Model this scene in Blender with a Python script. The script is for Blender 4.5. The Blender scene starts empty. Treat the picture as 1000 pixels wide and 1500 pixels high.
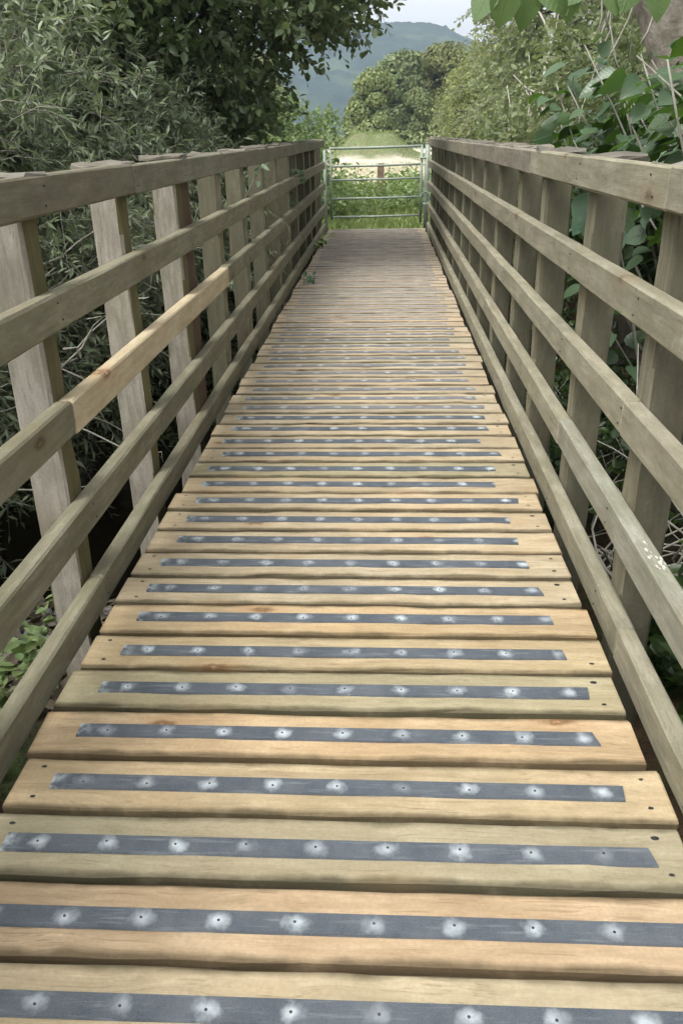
import bpy, math, random
import numpy as np
from mathutils import Vector, Matrix
random.seed(7); rng = np.random.default_rng(7)
S = bpy.context.scene; C = S.collection

# ---------------------------------------------------------------- camera, sky, sun, exposure
def cam_axes(yaw, pit, roll):
    cy, sy = math.cos(yaw), math.sin(yaw)
    f = Vector((-sy*math.cos(pit), cy*math.cos(pit), -math.sin(pit)))
    r = Vector((cy, sy, 0)); u = r.cross(f)
    return r*math.cos(roll)+u*math.sin(roll), u*math.cos(roll)-r*math.sin(roll), f
r_, u_, f_ = cam_axes(.0561, .4398, -.0197)
cd = bpy.data.cameras.new('camera'); cam = bpy.data.objects.new('camera', cd); C.objects.link(cam)
cam.matrix_world = Matrix(((r_.x, u_.x, -f_.x, 0), (r_.y, u_.y, -f_.y, 0), (r_.z, u_.z, -f_.z, 1.1724), (0, 0, 0, 1)))
cd.sensor_fit = 'VERTICAL'; cd.sensor_height = 36; cd.lens = 1178.3/1500*36
cd.clip_start = .02; cd.clip_end = 6000
S.camera = cam
SUN_EL, SUN_AZ = math.radians(58), math.radians(222)      # azimuth clockwise from +Y: behind the camera, to the left
w = bpy.data.worlds.new('World'); S.world = w; w.use_nodes = True
nt = w.node_tree; nt.nodes.clear()
sky = nt.nodes.new('ShaderNodeTexSky'); sky.sky_type = 'NISHITA'; sky.sun_disc = False
sky.sun_elevation = SUN_EL; sky.sun_rotation = SUN_AZ; sky.dust_density = 4.0; sky.air_density = 1.0
hs = nt.nodes.new('ShaderNodeHueSaturation'); hs.inputs['Saturation'].default_value = .0
bg = nt.nodes.new('ShaderNodeBackground'); bg.inputs['Strength'].default_value = .14
wo = nt.nodes.new('ShaderNodeOutputWorld')
nt.links.new(sky.outputs[0], hs.inputs['Color']); nt.links.new(hs.outputs[0], bg.inputs[0]); nt.links.new(bg.outputs[0], wo.inputs[0])
sl = bpy.data.lights.new('sun', 'SUN'); sl.energy = 1.0; sl.angle = math.radians(28); sl.color = (1, .97, .92)
sun = bpy.data.objects.new('sun', sl); C.objects.link(sun)
sd = Vector((math.sin(SUN_AZ)*math.cos(SUN_EL), math.cos(SUN_AZ)*math.cos(SUN_EL), math.sin(SUN_EL)))
sun.rotation_euler = sd.to_track_quat('Z', 'Y').to_euler(); sun.location = (0, -5, 20)
S.view_settings.view_transform = 'Standard'; S.view_settings.look = 'None'
S.view_settings.gamma = 1; S.view_settings.exposure = 1.3
S.view_settings.use_curve_mapping = False

# ---------------------------------------------------------------- helpers
def tag(o, label=None, cat=None, group=None, kind=None):
    if label: o['label'] = label
    if cat: o['category'] = cat
    if group: o['group'] = group
    if kind: o['kind'] = kind
    return o
def empty(name, loc, label, cat, group=None):
    o = bpy.data.objects.new(name, None); o.location = loc; o.empty_display_size = .1; C.objects.link(o)
    return tag(o, label, cat, group)
def link(name, me, mat=None, parent=None, loc=None, rot=None):
    if mat is not None and not me.materials: me.materials.append(mat)
    o = bpy.data.objects.new(name, me); C.objects.link(o)
    if loc is not None: o.location = loc
    if rot is not None: o.rotation_euler = rot
    if parent is not None:
        o.parent = parent
    return o
def mesh(name, V, F, smooth=False, tint=None):
    me = bpy.data.meshes.new(name)
    V = np.asarray(V, dtype=np.float32)
    if isinstance(F, np.ndarray):
        n, k = F.shape
        me.vertices.add(len(V)); me.vertices.foreach_set('co', V.ravel())
        me.loops.add(n*k); me.loops.foreach_set('vertex_index', F.astype(np.int32).ravel())
        me.polygons.add(n); me.polygons.foreach_set('loop_start', np.arange(0, n*k, k, dtype=np.int32))
        me.polygons.foreach_set('loop_total', np.full(n, k, dtype=np.int32))
        me.update(calc_edges=True)
    else:
        me.from_pydata(V.tolist(), [], F)
    if smooth: me.polygons.foreach_set('use_smooth', np.ones(len(me.polygons), dtype=bool))
    if tint is not None:
        a = me.attributes.new('tint', 'FLOAT', 'FACE'); a.data.foreach_set('value', np.asarray(tint, dtype=np.float32))
    return me
class MB:
    def __init__(s): s.v = []; s.f = []
    def add(s, V, F):
        b = len(s.v); s.v += [tuple(x) for x in V]; s.f += [[i+b for i in f] for f in F]
    def tube(s, pts, rad, sides=6, cap=True):
        pts = [Vector(p) for p in pts]; n = len(pts); b = len(s.v)
        if not hasattr(rad, '__len__'): rad = [rad]*n
        ref = Vector((.3, .2, .93)).normalized()
        if abs((pts[-1]-pts[0]).normalized().dot(ref)) > .9: ref = Vector((1, 0, 0))
        for i, p in enumerate(pts):
            t = (pts[min(i+1, n-1)]-pts[max(i-1, 0)]).normalized()
            a = t.cross(ref).normalized(); c = t.cross(a)
            for k in range(sides):
                q = 2*math.pi*k/sides
                s.v.append(tuple(p+(a*math.cos(q)+c*math.sin(q))*rad[i]))
        for i in range(n-1):
            for k in range(sides):
                k2 = (k+1) % sides
                s.f.append([b+i*sides+k, b+i*sides+k2, b+(i+1)*sides+k2, b+(i+1)*sides+k])
        if cap:
            s.f.append([b+k for k in range(sides)][::-1]); s.f.append([b+(n-1)*sides+k for k in range(sides)])
    def mesh(s, name, smooth=False): return mesh(name, s.v, s.f, smooth)
def timber(name, L, W, T, seg=8, ch=.004, jit=.0012, wob=0.0, seed=0):
    """sawn timber along local X from 0 to L, W across (Y), T thick (Z), centred on Y and Z, with eased uneven arrises"""
    r = np.random.default_rng(seed+11)
    h, t = W/2, T/2
    prof = np.array([(-h+ch, -t), (h-ch, -t), (h, -t+ch), (h, t-ch), (h-ch, t), (-h+ch, t), (-h, t-ch), (-h, -t+ch)])
    V = []; F = []
    xs = [0, .003]+[L*(i+r.uniform(-.3, .3))/seg for i in range(1, seg)]+[L-.003, L]
    for i, x in enumerate(xs):
        k = .75*ch if i in (0, len(xs)-1) else 0
        P = prof.copy(); P[:, 0] -= np.sign(P[:, 0])*k; P[:, 1] -= np.sign(P[:, 1])*k
        P += r.normal(0, jit, (8, 2)); dy, dz = r.normal(0, wob, 2) if 1 < i < len(xs)-2 else (0, 0)
        for a, c in P: V.append((x+(r.normal(0, jit) if k else 0), a+dy, c+dz))
    n = len(xs)
    for i in range(n-1):
        for k in range(8):
            k2 = (k+1) % 8; F.append([i*8+k, i*8+k2, (i+1)*8+k2, (i+1)*8+k][::-1])
    F.append([k for k in range(8)]); F.append([(n-1)*8+k for k in range(8)][::-1])
    return mesh(name, V, F)

# ---------------------------------------------------------------- materials
class N:
    def __init__(s, name):
        s.m = bpy.data.materials.new(name); s.m.use_nodes = True; s.t = s.m.node_tree
        s.p = s.t.nodes['Principled BSDF']; s.out = s.t.nodes['Material Output']
    def n(s, t, **kw):
        o = s.t.nodes.new('ShaderNode'+t)
        for k, v in kw.items():
            if k in o.inputs.keys():
                i = o.inputs[k]
                if isinstance(v, bpy.types.NodeSocket): s.t.links.new(v, i)
                else: i.default_value = v
            else: setattr(o, k, v)
        return o
    def l(s, a, b): s.t.links.new(a, b)
    def math(s, op, a, b=0.0, c=None, clamp=False):
        o = s.t.nodes.new('ShaderNodeMath'); o.operation = op; o.use_clamp = clamp
        for i, v in enumerate((a, b) if c is None else (a, b, c)):
            if isinstance(v, bpy.types.NodeSocket): s.l(v, o.inputs[i])
            else: o.inputs[i].default_value = v
        return o.outputs[0]
    def mix(s, f, a, b, bt='MIX'):
        o = s.t.nodes.new('ShaderNodeMix'); o.data_type = 'RGBA'; o.blend_type = bt
        for i, v in ((0, f), (6, a), (7, b)):
            if isinstance(v, bpy.types.NodeSocket): s.l(v, o.inputs[i])
            else: o.inputs[i].default_value = v if i == 0 else (*v[:3], 1)
        return o.outputs[2]
    def noise(s, vec, scale, detail=4, rough=.55, W=None, dist=0):
        o = s.t.nodes.new('ShaderNodeTexNoise')
        if W is not None: o.noise_dimensions = '4D'; s.l(W, o.inputs['W'])
        o.inputs['Scale'].default_value = scale; o.inputs['Detail'].default_value = detail
        o.inputs['Roughness'].default_value = rough; o.inputs['Distortion'].default_value = dist
        s.l(vec, o.inputs['Vector']); return o.outputs['Fac']
    def ramp(s, f, lo, hi, a=0.0, b=1.0):
        o = s.t.nodes.new('ShaderNodeMapRange'); o.inputs[1].default_value = lo; o.inputs[2].default_value = hi
        o.inputs[3].default_value = a; o.inputs[4].default_value = b; s.l(f, o.inputs[0]); return o.outputs[0]
    def scale(s, v, sc):
        o = s.t.nodes.new('ShaderNodeMapping'); o.inputs['Scale'].default_value = sc; s.l(v, o.inputs[0]); return o.outputs[0]
    def bump(s, h, st, d=.002):
        o = s.t.nodes.new('ShaderNodeBump'); o.inputs['Strength'].default_value = st; o.inputs['Distance'].default_value = d
        s.l(h, o.inputs['Height']); s.l(o.outputs[0], s.p.inputs['Normal'])

def wood(name, light, dark, stain, stain_amt, grain_dark, rough=.8, knots=True, lichen=0.0, dirt=.35, ks=(3.4, 0, 7.5), kn=1.0, dr=.15, edge=False, md=.5):
    """grain runs along local X; each object varies by its own colour and random number"""
    m = N(name); tc = m.n('TexCoord').outputs['Object']; oi = m.n('ObjectInfo')
    Wr = m.math('MULTIPLY', oi.outputs['Random'], 37.0)
    st = m.scale(tc, (1.1, 1, 1))
    warp = m.noise(m.scale(tc, (3, 6, 6)), 1.0, 2, .5, Wr)
    wv = m.n('VectorMath', operation='MULTIPLY_ADD'); cx = m.n('CombineXYZ'); m.l(warp, cx.inputs[1]); m.l(warp, cx.inputs[2])
    m.l(cx.outputs[0], wv.inputs[0]); wv.inputs[1].default_value = (0, .09, .09); m.l(tc, wv.inputs[2])
    g1 = m.noise(m.scale(wv.outputs[0], (2.2, 60, 60)), 1.0, 5, .6, Wr)
    g2 = m.noise(m.scale(wv.outputs[0], (6, 260, 260)), 1.0, 3, .6, Wr)
    blotch = m.noise(st, 5.0, 5, .6, Wr)
    col = m.mix(m.ramp(g1, .3, .7), dark, light)
    col = m.mix(m.math('MULTIPLY', m.ramp(g2, .55, .75), grain_dark), col, (dark[0]*.45, dark[1]*.42, dark[2]*.4))
    col = m.mix(m.math('MULTIPLY', m.ramp(blotch, .42, .72), stain_amt), col, stain)
    mid = m.noise(m.scale(tc, (7, 26, 26)), 1.0, 5, .7, m.math('ADD', Wr, 21.0))
    col = m.mix(m.ramp(mid, .46, .62, 0, md), col, (dark[0]*.72, dark[1]*.72, dark[2]*.68))
    col = m.mix(m.ramp(mid, .44, .32, 0, md*.8), col, (light[0]*1.22, light[1]*1.24, light[2]*1.28))
    drift = m.noise(m.scale(tc, (1.6, .5, .5)), 1.0, 2, .5, m.math('ADD', Wr, 9.0))
    col = m.mix(m.ramp(drift, .35, .68, 0, dr), col, (light[0]*1.0, light[1]*.87, light[2]*.74))
    pale = m.noise(m.scale(tc, (2.6, 5, 5)), 1.0, 4, .6, m.math('ADD', Wr, 14.0))
    col = m.mix(m.ramp(pale, .55, .75, 0, .45), col, (light[0]*1.22, light[1]*1.25, light[2]*1.3))
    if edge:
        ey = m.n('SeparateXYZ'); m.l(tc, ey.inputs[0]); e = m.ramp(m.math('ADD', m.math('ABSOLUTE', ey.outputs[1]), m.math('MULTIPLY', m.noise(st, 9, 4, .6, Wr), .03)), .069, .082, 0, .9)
        col = m.mix(e, col, (.085, .07, .042))  # dirty plank edges, plus painted shade so gaps between boards read dark
    # broad darker dirt, strongest in patches
    d2 = m.noise(st, 2.3, 6, .65, m.math('ADD', Wr, 5.0))
    col = m.mix(m.math('MULTIPLY', m.ramp(d2, .5, .8), dirt), col, (dark[0]*.5, dark[1]*.5, dark[2]*.45))
    fine = m.noise(tc, 140.0, 3, .7)
    col = m.mix(m.ramp(fine, .3, .75, .0, .35), col, (dark[0]*.6, dark[1]*.6, dark[2]*.55))
    if knots:
        vo = m.n('TexVoronoi', Scale=1.0); cw = m.n('CombineXYZ'); m.l(m.math('MULTIPLY', Wr, 3.7), cw.inputs[0]); m.l(Wr, cw.inputs[1])
        av = m.n('VectorMath', operation='ADD'); m.l(m.scale(tc, ks), av.inputs[0]); m.l(cw.outputs[0], av.inputs[1]); m.l(av.outputs[0], vo.inputs['Vector'])
        dd = m.math('ADD', vo.outputs['Distance'], m.math('MULTIPLY', m.noise(tc, 60, 2, .5), .12))
        sp = m.n('SeparateColor'); m.l(vo.outputs['Color'], sp.inputs[0])
        keep = m.math('GREATER_THAN', sp.outputs[0], .45)
        ring = m.math('MULTIPLY', m.math('MULTIPLY', m.ramp(dd, .2, .12), m.ramp(dd, .075, .10)), keep)
        core = m.math('MULTIPLY', m.ramp(dd, .13, .10), keep)
        halo = m.math('MULTIPLY', m.ramp(dd, .42, .12), keep)
        col = m.mix(m.math('MULTIPLY', halo, .4*kn), col, (dark[0]*1.05, dark[1]*.78, dark[2]*.6))
        col = m.mix(m.math('MULTIPLY', core, .45*kn), col, (light[0]*.9, light[1]*.62, light[2]*.5))
        col = m.mix(m.math('MULTIPLY', ring, .75*kn), col, (dark[0]*.38, dark[1]*.28, dark[2]*.22))
    if lichen:
        lc = m.noise(tc, 26.0, 5, .7, Wr)
        col = m.mix(m.math('MULTIPLY', m.ramp(lc, .6, .68), lichen), col, (.36, .38, .30))
    col = m.mix(1.0, col, oi.outputs['Color'], 'MULTIPLY')
    m.l(col, m.p.inputs['Base Color']); m.p.inputs['Roughness'].default_value = rough
    m.p.inputs['Specular IOR Level'].default_value = .25
    hh = m.math('ADD', m.math('MULTIPLY', g1, .6), m.math('MULTIPLY', g2, .5))
    m.bump(hh, .55, .0025)
    return m.m
M = {}
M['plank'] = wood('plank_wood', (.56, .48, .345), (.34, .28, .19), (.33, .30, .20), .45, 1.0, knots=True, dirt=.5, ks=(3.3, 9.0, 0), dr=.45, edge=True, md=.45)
M['rail'] = wood('weathered_rail_wood', (.31, .295, .228), (.175, .166, .122), (.145, .155, .09), .6, .75, lichen=.35)
M['new'] = wood('new_rail_wood', (.56, .48, .34), (.42, .34, .22), (.30, .24, .15), .4, .55, dirt=.25)
M['post'] = wood('grey_post_wood', (.39, .36, .315), (.20, .18, .15), (.20, .20, .13), .5, .85, knots=True, lichen=.3, ks=(3, 8, 0), kn=.6)
M['olive'] = wood('algae_post_wood', (.205, .185, .125), (.14, .125, .08), (.12, .13, .055), .55, .4, lichen=.15)
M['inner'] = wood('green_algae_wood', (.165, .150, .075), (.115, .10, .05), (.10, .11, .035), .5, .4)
M['nearface'] = wood('dark_grey_green_wood', (.165, .158, .118), (.115, .108, .08), (.10, .11, .06), .5, .4, lichen=.1)  # darker algae-grown wood of the post faces towards the camera
M['beam'] = wood('dark_beam_wood', (.10, .08, .055), (.06, .045, .03), (.05, .05, .03), .4, .4)

def strip_mat(nm='grip_strip_grit', b1=(.040, .049, .062), b2=(.092, .108, .128), b3=(.56, .62, .64)):
    m = N(nm); tc = m.n('TexCoord').outputs['Object']; oi = m.n('ObjectInfo')
    Wr = m.math('MULTIPLY', oi.outputs['Random'], 41.0)
    sx = m.n('SeparateXYZ'); m.l(tc, sx.inputs[0])
    wob = m.noise(m.scale(tc, (7, 1, 1)), 1.0, 0, .5, Wr)
    # screw pitch .128: wear and white dust halo round each screw
    fr = m.math('SUBTRACT', m.math('FRACT', m.math('DIVIDE', sx.outputs[0], .128)), .5)
    u = m.math('MULTIPLY', fr, .128/.0165); v = m.math('DIVIDE', sx.outputs[1], .0135)
    sm = m.noise(tc, 42, 3, .6, Wr)
    d = m.math('SQRT', m.math('ADD', m.math('MULTIPLY', u, u), m.math('MULTIPLY', v, v)))
    d = m.math('ADD', d, m.math('MULTIPLY', m.math('SUBTRACT', sm, .5), 2.6))
    amt = m.ramp(m.noise(m.scale(tc, (5, 0, 0)), 1.0, 1, .5, Wr), .28, .6, .2, .85)
    halo = m.math('MULTIPLY', m.ramp(d, 1.45, .1), amt)
    halo = m.math('POWER', halo, 1.15)
    streak = m.ramp(m.noise(m.scale(tc, (9, 120, 1)), 1.0, 3, .6, Wr), .55, .85, 0, .28)
    ends = m.math('MULTIPLY', m.ramp(sx.outputs[0], .035, .0), m.ramp(sm, .4, .6, 0, .7))
    grit = m.noise(tc, 600, 2, .7)
    base = m.mix(m.ramp(grit, .35, .7), b1, b2)
    base = m.mix(m.ramp(m.noise(tc, 14, 4, .6, Wr), .35, .75, 0, .5), base, (.15, .165, .18))
    f = m.math('MAXIMUM', m.math('MAXIMUM', halo, streak), ends)
    col = m.mix(f, base, b3)
    col = m.mix(1.0, col, oi.outputs['Color'], 'MULTIPLY')
    m.l(col, m.p.inputs['Base Color']); m.p.inputs['Roughness'].default_value = .7
    m.bump(grit, .5, .001); return m.m
M['strip'] = strip_mat()
M['strip2'] = strip_mat('worn_grip_strip', (.12, .12, .125), (.20, .20, .20), (.50, .52, .50))
M['strip3'] = strip_mat('dusty_grip_strip', (.24, .22, .20), (.33, .31, .28), (.44, .43, .40))

def simple(name, c1, c2, scale, rough=.6, metal=0, bump=.2, detail=4, spec=.4):
    m = N(name); tc = m.n('TexCoord').outputs['Object']; f = m.noise(tc, scale, detail, .6)
    m.l(m.mix(m.ramp(f, .32, .68), c1, c2), m.p.inputs['Base Color'])
    m.p.inputs['Roughness'].default_value = rough; m.p.inputs['Metallic'].default_value = metal
    m.p.inputs['Specular IOR Level'].default_value = spec
    if bump: m.bump(m.noise(tc, scale*4, 4, .65), bump, .02)
    return m.m
M['screw'] = simple('screw_steel', (.05, .05, .05), (.12, .12, .12), 90, .4, .7, 0)
M['galv'] = simple('galvanised_steel', (.29, .34, .29), (.39, .44, .38), 16, .6, .15, .05)
M['rope'] = simple('green_rope', (.26, .36, .27), (.36, .46, .36), 60, .9, 0, .3)
M['bark'] = simple('bark', (.07, .06, .045), (.17, .155, .125), 9, .95, 0, .8)
M['palebark'] = simple('pale_bare_wood', (.36, .34, .28), (.52, .50, .43), 7, .9, 0, .5)
M['oldbark'] = simple('shaggy_pale_bark', (.15, .125, .09), (.40, .36, .30), 6, .95, 0, 1.0)
M['twig'] = simple('grey_twigs', (.16, .15, .12), (.30, .29, .24), 12, .9, 0, 0)
M['stake'] = simple('brown_stake', (.15, .095, .065), (.24, .17, .12), 14, .9, 0, .4)
M['stone'] = simple('grey_stones', (.12, .12, .115), (.34, .34, .33), 22, .9, 0, .4)

def leafmat(name, dark, light, rough=.45, trans=.3, spec=.35, back=None):
    m = N(name); at = m.n('Attribute', attribute_name='tint'); oi = m.n('ObjectInfo'); geo = m.n('NewGeometry')
    f = at.outputs['Fac']
    col = m.mix(f, dark, light)
    col = m.mix(m.ramp(m.math('FRACT', m.math('MULTIPLY', f, 17.3)), 0, 1, 0, .25), col, (light[0]*1.25, light[1]*1.05, light[2]*.6))
    if back: col = m.mix(m.math('MULTIPLY', geo.outputs['Backfacing'], .7), col, back)
    col = m.mix(1.0, col, oi.outputs['Color'], 'MULTIPLY')
    m.l(col, m.p.inputs['Base Color']); m.p.inputs['Roughness'].default_value = rough
    m.p.inputs['Specular IOR Level'].default_value = spec
    tr = m.n('BsdfTranslucent'); m.l(m.mix(.5, col, (light[0]*1.5, light[1]*1.6, light[2]*.7)), tr.inputs[0])
    mx = m.n('MixShader', Fac=trans); m.l(m.p.outputs[0], mx.inputs[1]); m.l(tr.outputs[0], mx.inputs[2])
    m.l(mx.outputs[0], m.out.inputs[0]); return m.m
M['willow'] = leafmat('willow_leaf', (.070, .102, .060), (.235, .29, .18), .42, .25, .5, back=(.20, .235, .17))
M['alder'] = leafmat('dark_leaf', (.040, .064, .034), (.175, .235, .12), .38, .25, .5)
M['lime'] = leafmat('broad_leaf', (.022, .055, .014), (.075, .135, .030), .30, .3, .5, back=(.12, .17, .12))
M['bright'] = leafmat('bright_leaf', (.11, .17, .075), (.25, .33, .16), .5, .35, .3)
M['soft'] = leafmat('soft_willow_leaf', (.09, .125, .065), (.27, .32, .18), .55, .3, .3)
M['far'] = leafmat('far_leaf', (.085, .115, .06), (.22, .26, .13), .7, .2, .15)
M['grass'] = leafmat('grass_blade', (.10, .15, .055), (.27, .33, .15), .6, .3, .2)
M['dry'] = leafmat('dry_grass', (.34, .32, .22), (.58, .54, .42), .8, .2, .1)
M['litter'] = leafmat('dead_leaf', (.05, .04, .03), (.20, .175, .15), .8, .1, .2)

def ground_mat():
    m = N('ground_soil_and_field'); g = m.n('NewGeometry'); P = g.outputs['Position']
    sp = m.n('SeparateXYZ'); m.l(P, sp.inputs[0]); x, y, z = sp.outputs
    n1 = m.noise(P, 1.3, 6, .65); n2 = m.noise(P, 14, 5, .7); n3 = m.noise(m.scale(P, (.03, .03, .03)), 1.0, 5, .6)
    soil = m.mix(m.ramp(x, -.3, .5), m.mix(m.ramp(n2, .3, .7), (.014, .011, .008), (.045, .034, .024)), m.mix(m.ramp(n2, .3, .7), (.06, .04, .025), (.16, .10, .062)))  # left soil nearly black: deep shade under the bushes mixed into its colour
    moss = m.mix(m.ramp(n2, .3, .7), (.035, .055, .018), (.075, .11, .035))
    near = m.mix(m.ramp(n1, .5, .62), soil, moss)
    gr = m.mix(m.ramp(m.noise(P, 3, 6, .7), .3, .7), (.13, .19, .06), (.24, .29, .12))
    hay = m.mix(m.ramp(m.noise(P, .6, 6, .7), .3, .7), (.44, .41, .31), (.60, .56, .46))
    f1 = m.ramp(m.math('ADD', y, m.math('MULTIPLY', n1, 2)), 11.6, 12.8)
    f2 = m.math('MULTIPLY', m.ramp(m.math('ADD', y, m.math('MULTIPLY', n1, 4)), 21, 27), m.ramp(n3, .25, .5, .6, 1))
    c = m.mix(f1, near, gr); c = m.mix(f2, c, hay)
    c = m.mix(m.ramp(y, 75, 95), c, (.10, .15, .05))
    ex = m.math('POWER', m.math('DIVIDE', m.math('ADD', x, .55), 3.0), 2); ey = m.math('POWER', m.math('DIVIDE', m.math('SUBTRACT', y, 44), 5.0), 2)
    c = m.mix(m.ramp(m.math('ADD', m.math('ADD', ex, ey), m.math('MULTIPLY', n1, .6)), 1.25, .9), c, m.mix(m.ramp(m.noise(P, 1.5, 5, .7), .4, .6), (.15, .19, .08), (.22, .21, .13)))
    m.l(c, m.p.inputs['Base Color']); m.p.inputs['Roughness'].default_value = .95; m.p.inputs['Specular IOR Level'].default_value = .15
    m.bump(m.math('ADD', n2, n1), .9, .05); return m.m
M['ground'] = ground_mat()
def water_mat():
    m = N('brown_stream_water'); tc = m.n('TexCoord').outputs['Object']
    m.p.inputs['Base Color'].default_value = (.022, .016, .010, 1); m.p.inputs['Roughness'].default_value = .12
    m.bump(m.noise(tc, 5, 3, .6), .25, .03); return m.m
M['water'] = water_mat()
def hill_mat():
    m = N('wooded_hill'); g = m.n('NewGeometry'); P = g.outputs['Position']
    n1 = m.noise(P, .05, 6, .7); n2 = m.noise(P, .012, 4, .6)
    c = m.mix(m.ramp(n1, .35, .65), (.008, .018, .014), (.030, .050, .034))
    c = m.mix(m.ramp(n2, .5, .65, 0, .5), c, (.10, .13, .06))
    m.l(c, m.p.inputs['Base Color']); m.p.inputs['Roughness'].default_value = 1; m.p.inputs['Specular IOR Level'].default_value = 0
    return m.m
M['hill'] = hill_mat()

# ---------------------------------------------------------------- terrain
def gz(x, y):
    x = np.asarray(x, float); y = np.asarray(y, float)
    ch = np.exp(-((y-6.2)/3.1)**4)                                  # stream channel across the bridge
    z = -.38 - 1.15*ch
    far = 1/(1+np.exp(-(y-12.3)*2.2)); z = z*(1-far)+(-.14)*far
    nearb = 1/(1+np.exp((y-.2)*4)); z = z*(1-nearb)+(-.07)*nearb
    z = z + .22*np.exp(-((x-1.35)/.45)**2)*np.exp(-((y-2.9)/1.8)**2)  # brown bank beside the right rail
    r = np.hypot(x, y-5); z = z+.035*np.sin(x*2.1+1.3*y)*np.cos(y*1.7-.6*x)*np.exp(-r/25)
    z = z - .02*np.clip(r-60, 0, 1e9)*.08*np.exp(-r/400)*(y<-20)
    z = z + 1.45*np.exp(-((x+.55)/2.0)**2-((y-44)/3.5)**2)*(1+.12*np.sin(x*3)) # earth mound in the field
    return z
def terrain():
    k = 300; t = np.linspace(-1, 1, k); T = math.asinh(1500/4)
    xs = 4*np.sinh(t*T); ys = 5+4*np.sinh(t*T)
    X, Y = np.meshgrid(xs, ys); Z = gz(X, Y)
    V = np.stack([X.ravel(), Y.ravel(), Z.ravel()], 1)
    i = np.arange(k*(k-1)); i = i[(i % k) != k-1]
    F = np.stack([i, i+1, i+k+1, i+k], 1)
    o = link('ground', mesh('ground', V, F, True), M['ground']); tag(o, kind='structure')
terrain()
def water():
    k = 50; xs = np.linspace(-40, 40, k); ys = np.linspace(2.4, 10.2, 24); X, Y = np.meshgrid(xs, ys)
    V = np.stack([X.ravel(), Y.ravel(), np.full(X.size, -1.22)], 1); n = len(V)
    i = np.arange(k*23); i = i[(i % k) != k-1]
    o = link('stream_water', mesh('stream_water', V, np.stack([i, i+1, i+k+1, i+k], 1), True), M['water']); tag(o, kind='structure')
water()
def hill():
    hx = [-1400, -900, -500, -250, -110, -50, 0, 30, 52, 80, 110, 140, 190, 280, 450, 800, 1400]
    hz = [70, 95, 112, 122, 127, 129.5, 130.5, 130, 128.5, 122, 110, 97, 84, 70, 60, 50, 40]
    xs = np.linspace(-1400, 1400, 700); ys = np.concatenate([np.linspace(780, 1220, 110), np.linspace(1240, 1460, 12)])
    X, Y = np.meshgrid(xs, ys); R = np.interp(X.ravel(), hx, hz).reshape(X.shape)
    t = np.clip((Y-780)/420, 0, 1); prof = np.where(Y < 1200, t**1.15*(1.0), 1-((Y-1200)/260)**2*.95)
    Z = R*prof; r = np.random.default_rng(3)
    for s, a in ((90, 7), (40, 4), (17, 2.2)):
        for _ in range(5):
            th = r.uniform(0, 6.28); ph = r.uniform(0, 6.28)
            Z = Z+a*.45*np.sin((X*math.cos(th)+Y*math.sin(th))/s*2+ph)*np.clip(prof*2, 0, 1)*np.where(np.abs(Y-1200) < 60, .35, 1)
    Z += r.normal(0, .9, Z.shape)*np.clip(prof*3, 0, 1); Z[0] = -1.5
    V = np.stack([X.ravel(), Y.ravel(), Z.ravel()], 1); k = len(xs)
    i = np.arange(k*(len(ys)-1)); i = i[(i % k) != k-1]
    o = link('hills', mesh('hills', V, np.stack([i, i+1, i+k+1, i+k], 1), True), M['hill']); tag(o, kind='structure')
hill()

# ---------------------------------------------------------------- the footbridge
B = empty('footbridge', (-.09, 0, 0), 'long weathered timber footbridge with five-rail sides and grip strips across its planks', 'footbridge')
BX = -.09
def bp(name, me, mat, loc, rot=(0, 0, 0), color=None, parent=B):
    o = link(name, me, mat, parent, (loc[0]-BX, loc[1], loc[2]) if parent is B else loc, rot)
    if color: o.color = (*color, 1)
    return o
PITCH, PW, PT = .152, .136, .045
XL, XR = -.741, .551
pl_mesh = [timber('plank', XR-XL, PW, PT, 12, .004, .0011, .0006, s) for s in range(9)]
def strip_mesh(L, seed):
    r = np.random.default_rng(seed); h = .0205; t = .0045; sk = r.uniform(-.006, .010)
    V = [(0, -h, 0), (L+sk, -h, 0), (L, h, 0), (0, h, 0), (.0, -h+.0015, t), (L+sk-.001, -h+.0015, t), (L-.001, h-.0015, t), (.0, h-.0015, t)]
    return mesh('grip_strip', V, [[0, 3, 2, 1], [0, 1, 5, 4], [1, 2, 6, 5], [2, 3, 7, 6], [3, 0, 4, 7], [4, 5, 6, 7]])
st_mesh = [strip_mesh(L, i) for i, L in enumerate((1.10, 1.12, 1.08, 1.135, 1.11, 1.17, 1.22))]
def screw_mesh(L):
    b = MB()
    for k in range(int(L/.128)):
        cx = (k+.5)*.128+.0
        if cx > L-.02: break
        ox = random.uniform(-.002, .002); oy = random.uniform(-.003, .003)
        ring = [(cx+ox+.0026*math.cos(a), oy+.0026*math.sin(a), .0052) for a in [i*math.pi/3 for i in range(6)]]
        base = [(x, y, .0042) for x, y, z in ring]
        b.add(ring+base, [[0, 1, 2, 3, 4, 5]]+[[i, i+6, (i+1) % 6+6, (i+1) % 6] for i in range(6)])
    return b.mesh('screws')
sc_mesh = [screw_mesh(L) for L in (1.10, 1.12, 1.08, 1.135, 1.11, 1.17, 1.22)]
def end_screws(seed):
    r = random.Random(seed); b = MB()
    for x in (.045, XR-XL-.045):
        for yy in (-.038, .040):
            if r.random() < .2: continue
            cx, cy, q = x+r.uniform(-.012, .012), yy+r.uniform(-.006, .006), r.uniform(.004, .0062)
            b.add([(cx+q*1.3*math.cos(a), cy+q*math.sin(a)*.8, 0) for a in [i*math.pi/4 for i in range(8)]], [[0, 1, 2, 3, 4, 5, 6, 7]])
    return b.mesh('end_screws')
es_mesh = [end_screws(i) for i in range(3)]
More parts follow.
